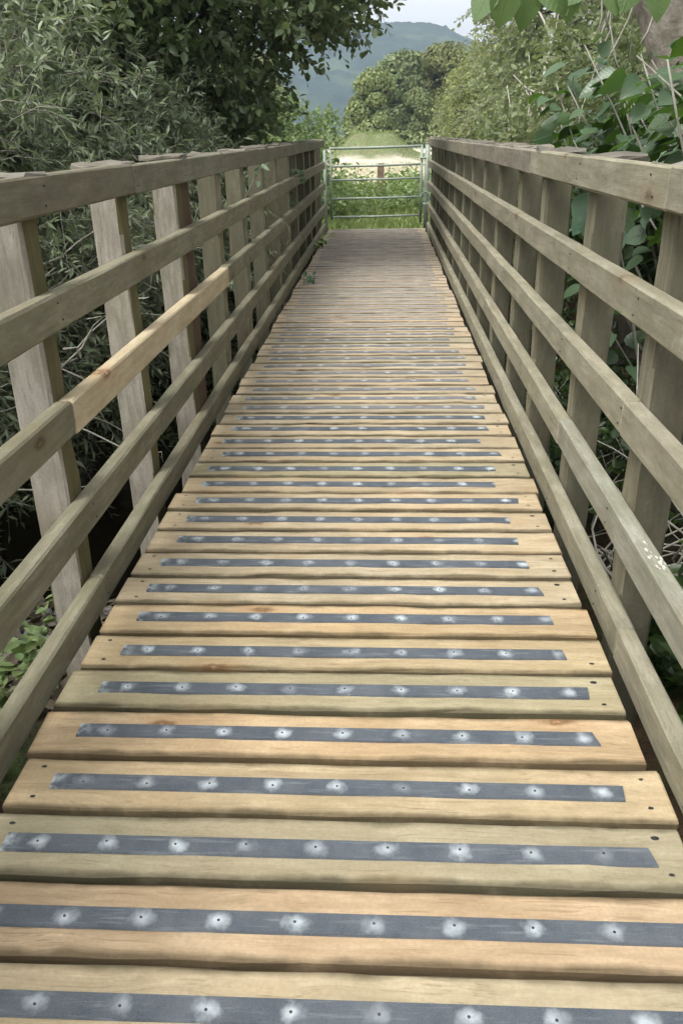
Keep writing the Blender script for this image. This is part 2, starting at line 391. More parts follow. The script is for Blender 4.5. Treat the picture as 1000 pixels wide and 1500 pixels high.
tone = {-1: (1, .97, .93), 0: (.97, .96, .92), 1: (1.0, .88, .80), 2: (.76, .80, .78), 3: (1.0, .94, .84), 4: (1.04, .92, .80), 5: (.80, .84, .78), 6: (1.0, .95, .84), 7: (1.03, .93, .8), 14: (.78, .82, .76), 28: (.8, .84, .8), 25: (.86, .88, .84)}
for n in range(-5, 71):
    y = .902+PITCH*(n-1)
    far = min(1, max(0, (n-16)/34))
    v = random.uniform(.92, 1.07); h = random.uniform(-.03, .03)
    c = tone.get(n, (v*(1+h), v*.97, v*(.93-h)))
    g = (1.08, 1.11, 1.28)                                                # paler, greyer boards towards the far end
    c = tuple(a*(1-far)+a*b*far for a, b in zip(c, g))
    x0 = XL+random.uniform(-.010, .008)
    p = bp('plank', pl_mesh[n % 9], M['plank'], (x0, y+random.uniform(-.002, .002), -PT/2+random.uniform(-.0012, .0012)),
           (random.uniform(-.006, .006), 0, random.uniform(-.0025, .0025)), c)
    if n < 22 and (n % 3 != 1 or n in (2, 5)):
        tag(bp('end_screws', es_mesh[n % 3], M['screw'], (0, 0, PT/2+.0006), parent=p), kind='stuff')
    k = random.randrange(5); sx = .075+random.uniform(-.012, .016)
    if n in (1, 0, -1): sx = .028; k = 6
    if n == 2: sx = .055; k = 5
    s = bp('grip_strip', st_mesh[k], M['strip'], (sx, random.uniform(-.004, .004), PT/2+.0002), (0, 0, random.uniform(-.002, .002)), (1, 1, 1), parent=p)
    s.material_slots[0].link = 'OBJECT'; s.material_slots[0].material = M['strip' if n < 19 else 'strip2' if n < 31 else 'strip3']
    if n < 26: tag(bp('screws', sc_mesh[k], M['screw'], (sx, 0, PT/2+.0002), parent=p), kind='stuff')
# beams and joists under the deck
for x in (-.60, -.09, .42):
    bp('beam', timber('beam', 12.3, .09, .20, 10, .006, .002, 0, int(x*100)+90), M['beam'], (x, -.4, -.152), (0, 0, math.pi/2))
for i, y in enumerate(np.arange(.2, 11.6, 1.55)):
    bp('cross_joist', timber('cross_joist', 1.24, .10, .10, 4, .005, .001, 0, i), M['beam'], (-.71, float(y), -.306))

# rails
TOPS = {-1: (1.097, .839, .580, .305, .067), 1: (1.102, .847, .586, .319, .072)}; RH, RT = .086, .043; XI = .570
def rail(side, lvl, y0, y1, mat=None, col=None, h=RH, dz=0.0, dx=0.0, seed=0):
    x = (-.775-RT/2-.001) if side < 0 else (XI+RT/2+.001)
    L = y1-y0-.004
    me = timber('rail', L, RT, h, max(4, int(L/.3)), .005, .0008, .0006, seed)
    v = random.uniform(.9, 1.1)
    return bp('rail', me, mat or M['rail'], (x+dx, y0+.002, TOPS[side][lvl]-h/2+dz), (0, 0, math.pi/2), col or (v, v, v*random.uniform(.95, 1.03)))
lj = [[-.5, 2.66+.02, 6.62, 9.1, 11.55], [-.5, 1.1, 5.02, 8.2, 11.55], [-.5, 1.905, 4.12, 6.62, 9.7, 11.55], [-.5, 2.66, 5.82, 9.0, 11.55], [-.5, 1.92, 5.05, 8.9, 11.55]]
rj = [[-.5, 1.775, 3.46, 6.1, 9.1, 11.5], [-.5, 3.97, 6.8, 11.5], [-.5, 1.87, 4.66, 7.6, 11.5], [-.5, 2.52, 4.66, 7.6, 11.5], [-.5, 1.68, 3.3, 6.15, 11.5]]
sd_ = 0
for side, J in ((-1, lj), (1, rj)):
    for lvl, js in enumerate(J):
        for i in range(len(js)-1):
            sd_ += 1
            mat = None; col = None; lab = None
            h = RH; dx = 0; dz = random.uniform(-.002, .002)
            if side < 0:
                q = random.uniform(.92, 1.06); col = tuple(a*q for a in ((.80, .78, .76) if lvl == 0 else (.92, .90, .84)))
                if lvl == 2 and i == 1: mat = M['new']; col = (1.08, 1.08, 1.08); h = .088; dx = .003; lab = 'newer pale brown rail among grey ones'
                if lvl == 0 and i == 0: col = (.72, .69, .66)
            else: q = random.uniform(.93, 1.05); col = tuple(a*q for a in (1.24, 1.20, 1.18))
            if side > 0 and lvl == 0 and i == 2: col = (1.0, .93, 1.0)
            if side > 0 and lvl == 3 and i == 0: dz = .003; col = (1.25, 1.28, 1.35)
            r = rail(side, lvl, js[i], js[i+1], mat, col, h, dz, dx, sd_)
            if lab: r['label'] = lab
# posts with their flat caps
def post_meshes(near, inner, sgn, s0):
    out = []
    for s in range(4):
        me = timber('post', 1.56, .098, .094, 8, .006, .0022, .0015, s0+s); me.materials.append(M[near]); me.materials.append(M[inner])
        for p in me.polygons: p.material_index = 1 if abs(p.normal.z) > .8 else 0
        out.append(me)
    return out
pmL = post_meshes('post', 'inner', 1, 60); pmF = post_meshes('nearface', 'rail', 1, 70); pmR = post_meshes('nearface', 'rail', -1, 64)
cm = [timber('post_cap', .164, .13, .022, 4, .007, .003, .001, 80+s) for s in range(4)]
lp = [.35, 1.10, 1.886, 2.66, 3.36, 4.20, 5.02, 5.82, 6.62, 7.40, 8.18, 8.95, 9.70, 10.48, 11.30]
rp = [.40, 1.11, 1.833, 2.55, 3.265, 3.925, 4.62, 5.33, 6.05, 6.77, 7.49, 8.20, 8.92, 9.62, 10.3, 11.0, 11.42]
for side, ps in ((-1, lp), (1, rp)):
    for i, y in enumerate(ps):
        x = -.872 if side < 0 else .6655
        g = side < 0 and i < 5
        v = random.uniform(.92, 1.08)
        col = (v, v*.99, v*.97) if g else ((v*1.0, v*.98, v*.92) if side > 0 else (v*1.1, v*1.08, v))
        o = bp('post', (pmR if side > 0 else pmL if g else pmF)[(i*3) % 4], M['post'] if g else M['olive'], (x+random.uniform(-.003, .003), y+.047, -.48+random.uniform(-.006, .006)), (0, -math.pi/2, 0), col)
        o.rotation_euler = (random.uniform(-.006, .006), -math.pi/2+random.uniform(-.005, .005), 0)
        c = link('post_cap', cm[(i+(side > 0)) % 4], M['post'], o, (1.5615+.012+random.uniform(0, .003), 0, .087 if side < 0 else .083), (random.uniform(-.06, .06), math.pi/2, random.uniform(-.03, .03)))
        v = random.uniform(.55, .8); c.color = (v, v, v*.98, 1)
        c.location = (1.5745, 0, .082); 
bp('post', timber('post', 1.56, .16, .10, 8, .006, .002, .001, 99), M['olive'], (-.876, 3.36+.096+.09, -.48), (0, -math.pi/2, 0), (.66, .46, .50))['label'] = 'purplish brown doubled post'
nb = MB()
def nail(x, y, z, s, r=.0026):
    ring = [(x-BX+s*.0016, y+r*math.cos(a), z+r*math.sin(a)) for a in [i*math.pi/3 for i in range(6)]]
    base = [(x-BX-s*.001, a[1], a[2]) for a in ring]
    nb.add(ring+base, [[0, 1, 2, 3, 4, 5]]+[[i, i+6, (i+1) % 6+6, (i+1) % 6] for i in range(6)])
for side, ps, J in ((-1, lp, lj), (1, rp, rj)):
    for y in ps[:9]:
        for z in TOPS[side]:
            for q in (-.02, .022):
                nail(-.775 if side < 0 else XI, y+.045+random.uniform(-.02, .02), z-RH/2+q, 1 if side < 0 else -1)
tag(link('nail_heads', nb.mesh('nail_heads'), M['screw'], B), kind='stuff')
fb = MB()
for k in range(16):
    x, y = .580+random.uniform(0, .028), 1.60+random.gauss(0, .05); s = random.uniform(.0012, .0042)
    fb.add([(x-BX+s*math.cos(a+k), y+s*math.sin(a+k)*2.6, TOPS[1][3]+.0038) for a in (0, 1.3, 2.6, 3.9, 5.2)], [[0, 1, 2, 3, 4]])
tag(link('bark_flakes', fb.mesh('bark_flakes'), simple('white_flakes', (.42, .40, .33), (.62, .60, .52), 40, .9, 0, 0), B), kind='stuff')

# ---------------------------------------------------------------- gate, gate posts, stake
G = empty('metal_gate', (-.07, 11.72, -.12), 'pale green five-bar metal gate closing the far end of the bridge', 'gate')
gx0, gx1 = -.71, .50
def gt(name, pts, r, parent=G, mat='galv', sides=8):
    b = MB(); L = parent.location; b.tube([(p[0]-L.x, p[1]-L.y, p[2]-L.z) for p in pts], r, sides)
    return link(name, b.mesh(name, True), M[mat], parent)
for z in (.995, .775, .605, .37, .135):
    gt('bar', [(gx0, 11.72, z-.004), (-.05, 11.718, z), (gx1, 11.72, z+.010)], .0165 if z > .9 else .0135)
gt('stile', [(gx0, 11.72, .10), (gx0, 11.72, 1.01)], .014)
gt('stile', [(gx1, 11.72, .05), (gx1, 11.72, 1.02)], .018)
gt('latch', [(gx1-.02, 11.69, .86), (gx1+.09, 11.68, .86)], .012)
GP = empty('gate_post', (.575, 11.70, -.3), 'round pale metal gate post at the right end of the gate', 'gate post')
gt('shaft', [(.575, 11.70, -.3), (.575, 11.70, .6), (.577, 11.70, 1.03)], .032, GP, sides=12)
gt('cap', [(.577, 11.70, 1.03), (.577, 11.70, 1.045)], .036, GP, sides=12)
GQ = empty('gate_post', (-.79, 11.70, -.3), 'slim pale metal gate post at the left end of the gate', 'gate post')
gt('shaft', [(-.79, 11.70, -.3), (-.79, 11.70, .98)], .020, GQ, sides=12)
b = MB(); pts = [(.06*math.cos(a*.55)+.005*math.sin(a), -.04+.012*math.sin(a*2.1), .08*math.sin(a*.55)+.006*a/10) for a in range(36)]
b.tube(pts, .008, 5); ro = link('rope_coil', b.mesh('rope_coil', True), M['rope'], None, (.555, 11.62, .36))
tag(ro, 'pale green rope coil hanging on the right gate post', 'rope')
ST = empty('wooden_stake', (-.06, 16.2, -.2), 'short reddish brown wooden stake standing in herbs behind the gate', 'stake')
o = link('shaft', timber('shaft', .86, .13, .12, 5, .012, .004, .004, 5), M['stake'], ST, (0, 0, 0), (0, -math.pi/2, 0))

# ---------------------------------------------------------------- foliage
def unit(v): return v/np.maximum(np.linalg.norm(v, axis=-1, keepdims=True), 1e-9)
LT = {  # leaf templates: x across, y along, z up; normals up
 'narrow': (np.array([(0, 0, 0), (-.13, .45, .05), (0, 1, -.05), (.13, .45, .05)]), np.array([(0, 2, 1), (0, 3, 2)])),
 'oval': (np.array([(0, 0, 0), (-.30, .32, .06), (-.26, .7, .05), (0, 1, -.10), (.26, .7, .05), (.30, .32, .06)]), np.array([(0, 2, 1), (0, 3, 2), (0, 4, 3), (0, 5, 4)])),
 'quad': (np.array([(0, 0, 0), (-.34, .5, .10), (0, 1, -.06), (.34, .5, .10)]), np.array([(0, 2, 1), (0, 3, 2)])),
 'blade': (np.array([(-.02, 0, 0), (.02, 0, 0), (.05, .62, .10), (.0, 1, .42)]), np.array([(0, 1, 2), (0, 2, 3)])),
}
def leaves(name, pos, axis, nrm, size, tmpl, mat, parent=None, tint=None, origin=(0, 0, 0), kind=None):
    T, F = LT[tmpl]; n = len(pos); K = len(T)
    a = unit(axis); x = unit(np.cross(a, nrm)); z = np.cross(x, a)
    if not hasattr(size, '__len__'): size = size*rng.uniform(.65, 1.25, n)
    R = np.stack([x, a, z], 1)                                     # rows
    V = np.einsum('kj,njc->nkc', T, R)*size[:, None, None]+pos[:, None, :]-np.array(origin)
    FF = (F[None]+(np.arange(n)*K)[:, None, None]).reshape(-1, 3)
    if tint is None: tint = rng.uniform(0, 1, n)
    me = mesh(name, V.reshape(-1, 3), FF, False, np.repeat(np.clip(tint, 0, 1), len(F)))
    o = link(name, me, mat, parent)
    if kind: o['kind'] = kind
    if parent is None: o.location = origin
    return o
def rnd_dir(n):
    return unit(rng.normal(size=(n, 3)))
def sprays(cen, outd, T, Ms, L, droop=.2, spread=.7, leaf_ang=.8):
    """twigs starting round each cluster centre with alternating leaves; returns leaf pos, axis, normal, cluster id, twig ends"""
    nC = len(cen); c = np.repeat(cen, T, 0); d = np.repeat(outd, T, 0)
    n = len(c); d = unit(d+spread*rng.normal(size=(n, 3))); ln = L*rng.uniform(.6, 1.2, n)
    st = c+rng.normal(size=(n, 3))*L*.18
    t = (np.arange(Ms)+.5)/Ms
    tt = np.tile(t, n)+rng.uniform(-.3, .3, n*Ms)/Ms
    D = np.repeat(d, Ms, 0); LN = np.repeat(ln, Ms)
    P = np.repeat(st, Ms, 0)+D*(tt*LN)[:, None]; P[:, 2] -= droop*(tt**2)*LN
    side = unit(np.cross(D, rnd_dir(n*Ms)))
    ax = unit(D*(1-leaf_ang*.5)+side*leaf_ang+np.array([0, 0, -droop*.6]))
    nr = unit(rng.normal(size=(n*Ms, 3))*.55+np.array([0, 0, 1.0]))
    cid = np.repeat(np.arange(nC), T*Ms)
    e = st+d*ln[:, None]; e[:, 2] -= droop*ln
    mid = st+d*ln[:, None]*.5; mid[:, 2] -= droop*.25*ln
    return P, ax, nr, cid, (st, mid, e)
def twigs(name, tw, r, mat, parent=None, origin=(0, 0, 0), kind=None):
    st, mid, e = [np.asarray(q)-np.array(origin) for q in tw]; n = len(st)
    d = unit(e-st); a = unit(np.cross(d, rnd_dir(n))); b = np.cross(d, a)
    V = []
    for p, rr in ((st, r), (mid, r*.75), (e, r*.3)):
        for q in (0, 2.094, 4.189): V.append(p+(a*math.cos(q)+b*math.sin(q))*rr)
    V = np.stack(V, 1).reshape(-1, 3); base = (np.arange(n)*9)[:, None]
    F = np.concatenate([base+np.array([[i*3+k, i*3+(k+1) % 3, (i+1)*3+(k+1) % 3, (i+1)*3+k]]) for i in (0, 1) for k in range(3)])
    o = link(name, mesh(name, V, F), mat, parent)
    if kind: o['kind'] = kind
    if parent is None: o.location = origin
    return o
def in_blobs(blobs, n, shell=.55):
    """random points in ellipsoids, biased to the outside; returns points, outward dirs"""
    w = np.array([b[3]*b[4]*b[5] for b in blobs])**.75; w /= w.sum()
    k = rng.choice(len(blobs), n, p=w); Bq = np.array(blobs)[k]
    d = rnd_dir(n); r = rng.uniform(shell**3, 1, n)**(1/3)
    return Bq[:, :3]+d*r[:, None]*Bq[:, 3:6], unit(d/Bq[:, 3:6])
def limb(b, p0, p1, r0, r1, bend=.15, k=5, sides=6):
    p0 = Vector(p0); p1 = Vector(p1); L = (p1-p0).length
    off = Vector(rng.normal(size=3)*bend*L*.5)
    pts = [p0.lerp(p1, t)+off*math.sin(math.pi*t)+Vector(rng.normal(size=3))*L*.012*(0 < t < 1) for t in [i/k for i in range(k+1)]]
    b.tube(pts, [r0+(r1-r0)*i/k for i in range(k+1)], sides)
    return pts
def tree(name, label, cat, base, trunk_top, r0, blobs, nC, T, Ms, L, lsize, tmpl, lmat, bark='bark', group=None, limbs=10, shell=.5, droop=.2, filt=None, twig=.004, color=None, spread=.7, tvar=.35, twmat='twig', rt=.45, limbfilt=True):
    o = empty(name, base, label, cat, group); og = tuple(base)
    tb = MB(); q = lambda p: (p[0]-og[0], p[1]-og[1], p[2]-og[2])
    pts = limb(tb, (0, 0, 0), q(trunk_top), r0, r0*rt, .12, 7, 10)
    link('trunk', tb.mesh('trunk', True), M[bark], o)
    c, d = in_blobs(blobs, nC, shell)
    if filt is not None:
        k = filt(c); c, d = c[k], d[k]
    for i in range(limbs):
        s = pts[min(len(pts)-1, 2+int(rng.integers(0, len(pts)-2)))]
        e = q(c[int(rng.integers(len(c)))]); lb = MB()
        m = limb(lb, s, e, r0*.38, r0*.07, .2, 6, 6)
        for _ in range(3):
            e2 = q(c[int(rng.integers(len(c)))])
            if (Vector(e2)-m[4]).length < (Vector(e)-Vector(s)).length*.8: limb(lb, m[3], e2, r0*.16, r0*.04, .2, 4, 5)
        link('branch', lb.mesh('branch', True), M[bark], o)
    P, ax, nr, cid, tw = sprays(c, unit(d+np.array([0, 0, .15])), T, Ms, L, droop, spread)
    ct = rng.uniform(0, 1, len(c))
    cr = leaves('crown', P, ax, nr, lsize, tmpl, M[lmat], o, tint=ct[cid]*(1-tvar)+rng.uniform(0, 1, len(P))*tvar, origin=og)
    if color: cr.color = (*color, 1)
    if twig: twigs('twigs', tw, twig, M[twmat], o, og, kind='stuff')
    return o

# --- left: pale narrow-leaved willow bushes close behind the left rail
fl = lambda X: (lambda c: (c[:, 0] < X) & (c[:, 2] > -1.1))
willow_kw = dict(T=6, Ms=13, L=.42, lsize=.068, tmpl='narrow', lmat='willow', group='willow bushes behind the left rail', shell=.25, droop=.35, twig=.0028, limbs=7)
tree('willow_bush', 'grey-green willow bush nearest the camera, filling the far left beyond the rail', 'bush', (-3.0, 2.9, -.9), (-2.9, 3.0, .9), .05,
     [(-2.55, 2.9, .9, .95, 1.3, 1.15), (-2.5, 2.6, .1, .8, 1.2, .8), (-3.3, 3.2, 1.4, 1.2, 1.5, 1.3)], 620, filt=fl(-1.25), **willow_kw)
tree('willow_bush', 'grey-green willow bush behind the second and third left posts', 'bush', (-2.6, 4.7, -1.2), (-2.5, 4.8, .7), .05,
     [(-2.1, 4.6, .9, .85, 1.1, 1.0), (-2.3, 4.6, .15, .8, 1.2, .6), (-3.2, 5.0, 1.5, 1.3, 1.4, 1.3)], 620, filt=fl(-1.2), **willow_kw)
tree('willow_bush', 'grey-green willow bush with bare arching twigs below the dark overhanging tree', 'bush', (-2.4, 6.8, -1.3), (-2.3, 6.8, .5), .045,
     [(-1.85, 6.6, .6, .7, 1.2, .75), (-2.4, 6.8, 1.1, .9, 1.2, .8)], 330, filt=fl(-1.15), **willow_kw)
# --- dark overhanging tree, left middle, its boughs reaching over the bridge
def f_alder(c):
    zz = np.array([-2, .9, 1.1, 1.4, 1.7, 1.95, 2.15, 2.5, 6]); xx = np.array([-1.30, -1.28, -1.25, -1.1, -.95, -.72, -.22, .0, .0])
    return (c[:, 0] < np.interp(c[:, 2], zz, xx)-.10)
tree('alder_tree', 'dark broad-leaved tree on the left bank with boughs hanging over the bridge', 'tree', (-3.2, 8.9, -.6), (-2.8, 8.8, 3.2), .17,
     [(-1.5, 8.6, 2.4, 1.9, 1.6, 1.0), (-2.4, 8.6, 1.5, 1.5, 1.6, 1.1), (-.8, 8.4, 2.9, 1.3, 1.4, .7), (-3.6, 8.8, 2.8, 2.0, 2.0, 1.8), (-2.0, 8.8, .7, 1.0, 1.5, .8)],
     1500, 5, 9, .36, .082, 'oval', 'alder', limbs=14, shell=.3, droop=.15, filt=f_alder, twig=.003)
tree('alder_tree', 'dark tree at the top left corner standing behind the willow bushes', 'tree', (-4.6, 6.4, -.5), (-4.3, 6.5, 3.4), .15,
     [(-3.2, 6.4, 2.5, 1.7, 1.7, .9), (-4.2, 6.6, 1.6, 1.4, 2.0, 1.5), (-4.4, 6.6, 3.0, 1.8, 2, 1.2)], 700, 5, 9, .38, .085, 'oval', 'alder', limbs=8, shell=.3, twig=.003, color=(1.25, 1.25, 1.1))
# the deep thicket behind everything on the left
c, d = in_blobs([(-6.2, 3.2, 1.2, 1.3, 3.0, 2.4), (-6.6, 8.5, 1.6, 1.6, 3.5, 2.8), (-5.2, 13, 1.4, 2.0, 3.0, 2.2), (-4.4, -1.0, 1.2, 1.4, 2.4, 2.2), (-4.2, 11.0, .6, 1.2, 1.6, 1.4)], 1500, .3)
P, ax, nr, cid, tw = sprays(c, d, 5, 8, .5, .2)
tag(leaves('thicket_leaves', P, ax, nr, .13, 'oval', M['alder'], None, kind='stuff'), 'dense dark green thicket closing the left bank behind the trees', 'thicket')
# undergrowth on the left bank seen under the rails
c = np.stack([rng.uniform(-3.6, -1.25, 620), rng.uniform(1.8, 11.2, 620), np.zeros(620)], 1); c[:, 2] = gz(c[:, 0], c[:, 1])+rng.uniform(.05, .55, 620)
c = c[~((c[:, 1] < 6.2) & (c[:, 0] > -2.5))]
P, ax, nr, cid, tw = sprays(c, np.tile([0, 0, 1.0], (len(c), 1)), 5, 8, .36, .35, 1.0)
tag(leaves('undergrowth_leaves', P, ax, nr, .06, 'oval', M['alder'], None, kind='stuff'), 'dark leafy undergrowth on the left bank under the trees', 'undergrowth')

# --- bright shrub at the far left end of the bridge
tree('bright_shrub', 'light green shrub at the far left end of the bridge beside the gate', 'shrub', (-1.6, 14.2, -.2), (-1.5, 14.2, 1.0), .04,
     [(-1.35, 14.2, 1.15, .55, .7, .6), (-1.15, 13.4, .55, .45, .6, .55), (-2.1, 14.4, 1.1, .8, .8, .8)], 230, 5, 9, .26, .062, 'oval', 'bright', limbs=5, shell=.3, twig=.002, droop=.1)
# --- right bank: big-leaved shrub beside the near right rail
LB_V = np.array([(0, 0, 0), (-.20, -.04, .03), (-.42, .12, .05), (-.47, .34, .04), (-.38, .60, .02), (-.20, .84, -.03), (0, 1.04, -.12), (.20, .84, -.03), (.38, .60, .02), (.47, .34, .04), (.42, .12, .05), (.20, -.04, .03), (0, .35, -.035), (0, .7, -.05)])
LB_F = [[0, 12, 2, 1], [12, 3, 2], [12, 13, 4, 3], [13, 5, 4], [13, 6, 5], [0, 11, 10, 12], [12, 10, 9], [12, 9, 8, 13], [13, 8, 7], [13, 7, 6]]
LB_F = [f[::-1] for f in LB_F]
big_leaf = [mesh('leaf', LB_V*np.array([1, 1, k]), LB_F, True, [.15+.2*k]*len(LB_F)) for k in (1, 1.8, .2, 2.6)]
def bigmat():
    m = N('large_leaf'); tc = m.n('TexCoord').outputs['Object']; oi = m.n('ObjectInfo'); g = m.n('NewGeometry')
    sx = m.n('SeparateXYZ'); m.l(tc, sx.inputs[0]); ab = m.math('ABSOLUTE', sx.outputs[0])
    mid = m.ramp(ab, .022, .008)
    ve = m.math('FRACT', m.math('MULTIPLY', m.math('SUBTRACT', sx.outputs[1], m.math('MULTIPLY', ab, .8)), 6.0))
    vein = m.math('MAXIMUM', mid, m.ramp(m.math('ABSOLUTE', m.math('SUBTRACT', ve, .5)), .07, .02, 0, .6))
    r = oi.outputs['Random']
    c = m.mix(r, (.020, .055, .013), (.060, .115, .022))
    c = m.mix(m.ramp(m.noise(tc, 4, 4, .6), .35, .7, 0, .5), c, (.035, .075, .035))
    c = m.mix(m.math('MULTIPLY', vein, .4), c, (.12, .19, .07))
    c = m.mix(m.math('MULTIPLY', g.outputs['Backfacing'], .6), c, (.12, .18, .11))
    m.l(m.mix(1, c, oi.outputs['Color'], 'MULTIPLY'), m.p.inputs['Base Color']); m.p.inputs['Roughness'].default_value = .33
    m.p.inputs['Specular IOR Level'].default_value = .5
    tr = m.n('BsdfTranslucent'); tr.inputs[0].default_value = (.10, .20, .02, 1)
    mx = m.n('MixShader', Fac=.3); m.l(m.p.outputs[0], mx.inputs[1]); m.l(tr.outputs[0], mx.inputs[2]); m.l(mx.outputs[0], m.out.inputs[0])
    m.bump(vein, .4, .01); return m.m
M['big'] = bigmat()
for me in big_leaf: me.materials.append(M['big'])
def place_leaf(parent, p, axis, nrm, s, col=None):
    a = Vector(axis).normalized(); x = a.cross(Vector(nrm)).normalized(); z = x.cross(a)
    o = bpy.data.objects.new('leaf', random.choice(big_leaf)); C.objects.link(o); o.parent = parent
    L = parent.location; Mx = Matrix((x, a, z)).transposed().to_4x4(); Mx = Matrix.Translation(Vector(p)-L) @ Mx @ Matrix.Diagonal((s, s, s, 1))
    o.matrix_basis = Mx
    if col: o.color = (*col, 1)
    return o
def big_shrub(name, label, base, tips, nleaf, smin, smax, rstem=.012, cat='shrub', seg=(.35, 1.0), box=None, wid=.9):
    o = empty(name, base, label, cat)
    cnt = 0
    for k, tip in enumerate(tips):
        b = MB(); p0 = Vector(base); p1 = Vector(tip)
        pts = []; off = Vector(rng.normal(size=3))*.10
        for i in range(9):
            t = i/8; p = p0.lerp(p1, t)+off*math.sin(math.pi*t); p.z += .12*math.sin(math.pi*t)*(p1-p0).length*.5; pts.append(p)
        b.tube([p-p0 for p in pts], [rstem*(1-.75*i/8) for i in range(9)], 6)
        link('stem', b.mesh('stem', True), M['twig'], o)
        for j in range(nleaf):
            t = random.uniform(*seg); i = min(7, int(t*8)); p = pts[i].lerp(pts[i+1], t*8-i)
            d = (pts[i+1]-pts[i]).normalized()
            sd2 = Vector(rng.normal(size=3)); sd2 = (sd2-d*sd2.dot(d)).normalized(); ax = (d*.5+sd2+Vector((0, 0, -.45))).normalized()
            q = p+sd2*random.uniform(.02, .13)
            if box and not box(q): continue
            nr = (Vector((0, 0, 1))+Vector(rng.normal(size=3))*.55)
            v = random.uniform(.8, 1.2)
            place_leaf(o, q, ax, nr, random.uniform(smin, smax), (v, v, v)); cnt += 1
    return o
rb = lambda p: p.x > .80 or (p.z > 1.16 and p.x > .60)
big_shrub('broadleaf_shrub', 'large-leaved green shrub leaning over the near right handrail', (1.75, 3.0, -.3),
          [(.86+random.random()*.55, 2.45+random.random()*1.1, 1.16+random.random()*.34) for _ in range(26)]+[(1.0, 2.2, .6), (1.3, 2.6, .5), (1.05, 3.6, .9)], 20, .055, .115, box=rb, seg=(.72, 1.0))
big_shrub('broadleaf_shrub', 'darker large-leaved shrub behind the third and fourth right posts', (1.9, 4.3, -.7),
          [(.80+random.random()*.9, 3.6+random.random()*1.1, 1.12+random.random()*.40) for _ in range(22)]+[(.95, 4.0, .5)], 20, .06, .12, box=rb, seg=(.7, 1.0))
# leaves pushed through the right rails
o = empty('leafy_shoot', (.98, 2.95, .2), 'leafy shoot pushing big leaves between the right posts under the top rail', 'shoot')
b = MB(); b.tube([(0, 0, 0), (-.10, -.05, .35), (-.22, -.12, .68), (-.34, -.2, .74)], [.006, .005, .004, .002], 5); link('stem', b.mesh('stem', True), M['twig'], o)
for p, a, nn, s in (((.66, 2.78, .98), (-.25, -.3, -1), (-.5, -1, .3), .115), ((.72, 2.86, .99), (.3, -.2, -.8), (-.3, -1, .5), .10), ((.68, 2.86, .92), (-.6, .1, -.7), (-.4, -.8, .5), .085), ((.78, 2.9, .86), (.1, -.3, -1), (-.2, -1, .2), .08)):
    place_leaf(o, p, a, nn, s, (1.2, 1.3, 1.6))
# hanging sprig at the top edge
o = empty('overhanging_sprig', (.95, 2.45, 1.75), 'sprig of large leaves hanging in from above at the top edge', 'branch')
b = MB(); b.tube([(0, 0, 0), (-.2, .03, -.08), (-.42, .05, -.14), (-.66, .06, -.22)], [.006, .005, .004, .002], 5); link('stem', b.mesh('stem', True), M['twig'], o)
for x, z, ax, s in ((.27, 1.56, (-.5, 0, -1), .085), (.31, 1.555, (-.15, .1, -1), .09), (.36, 1.57, (.1, 0, -1), .105), (.42, 1.58, (.5, -.1, -.8), .10), (.47, 1.57, (.1, 0, -1), .09), (.52, 1.59, (-.4, 0, -.6), .09), (.57, 1.565, (.3, 0, -1), .08), (.63, 1.575, (-.3, 0, -1), .085), (.68, 1.56, (.2, 0, -1), .09), (.33, 1.60, (-.8, 0, -.3), .09), (.76, 1.60, (.2, 0, -1), .09)):
    place_leaf(o, (x, 2.45+random.uniform(-.04, .04), z-.055), ax, (random.uniform(-.4, .4), -1, .7), s, (1.4, 1.35, .9))
tree('leafy_bush', 'dense dark green bush filling the right side behind the large leaves', 'bush', (2.3, 4.9, -.6), (2.2, 4.9, .9), .05,
     [(1.9, 4.6, .85, .75, .9, .55), (2.5, 5.0, .9, 1.0, 1.2, .65), (1.5, 5.6, .7, .4, .9, .4)], 340, 5, 9, .30, .085, 'oval', 'lime', limbs=7, shell=.3, filt=lambda c: c[:, 0] > 1.0, twig=.003, color=(.9, .9, .95))
# old shaggy trunk at the upper right, ivy stems on it
ot = empty('old_tree', (2.1, 6.3, -.5), 'thick old tree at the top right with pale hanging stems on its trunk', 'tree')
b = MB(); limb(b, (0, 0, 0), (-.35, -.1, 4.2), .34, .27, .05, 12, 14); link('trunk', b.mesh('trunk', True), M['oldbark'], ot)
b = MB()
for k in range(110):
    a = rng.uniform(0, 6.28); z0 = rng.uniform(2.2, 4); L = rng.uniform(.3, .8); rr = rng.uniform(.30, .46)
    cx = -.35*z0/4.2; p0 = Vector((cx+rr*math.cos(a), rr*math.sin(a)*.8, z0)); p1 = p0+Vector((rng.normal()*.07, rng.normal()*.05, -L))
    limb(b, p0, p1, rng.uniform(.006, .016), .004, .14, 5, 4)
link('hanging_stem', b.mesh('hanging_stem', True), M['palebark'], ot, None)['kind'] = 'stuff'
c, d = in_blobs([(1.9, 6.3, 3.4, 1.5, 1.3, .9)], 200, .3); P, ax, nr, cid, tw = sprays(c, d, 5, 8, .4)
leaves('crown', P, ax, nr, .085, 'oval', M['lime'], ot, origin=(2.1, 6.3, -.5))
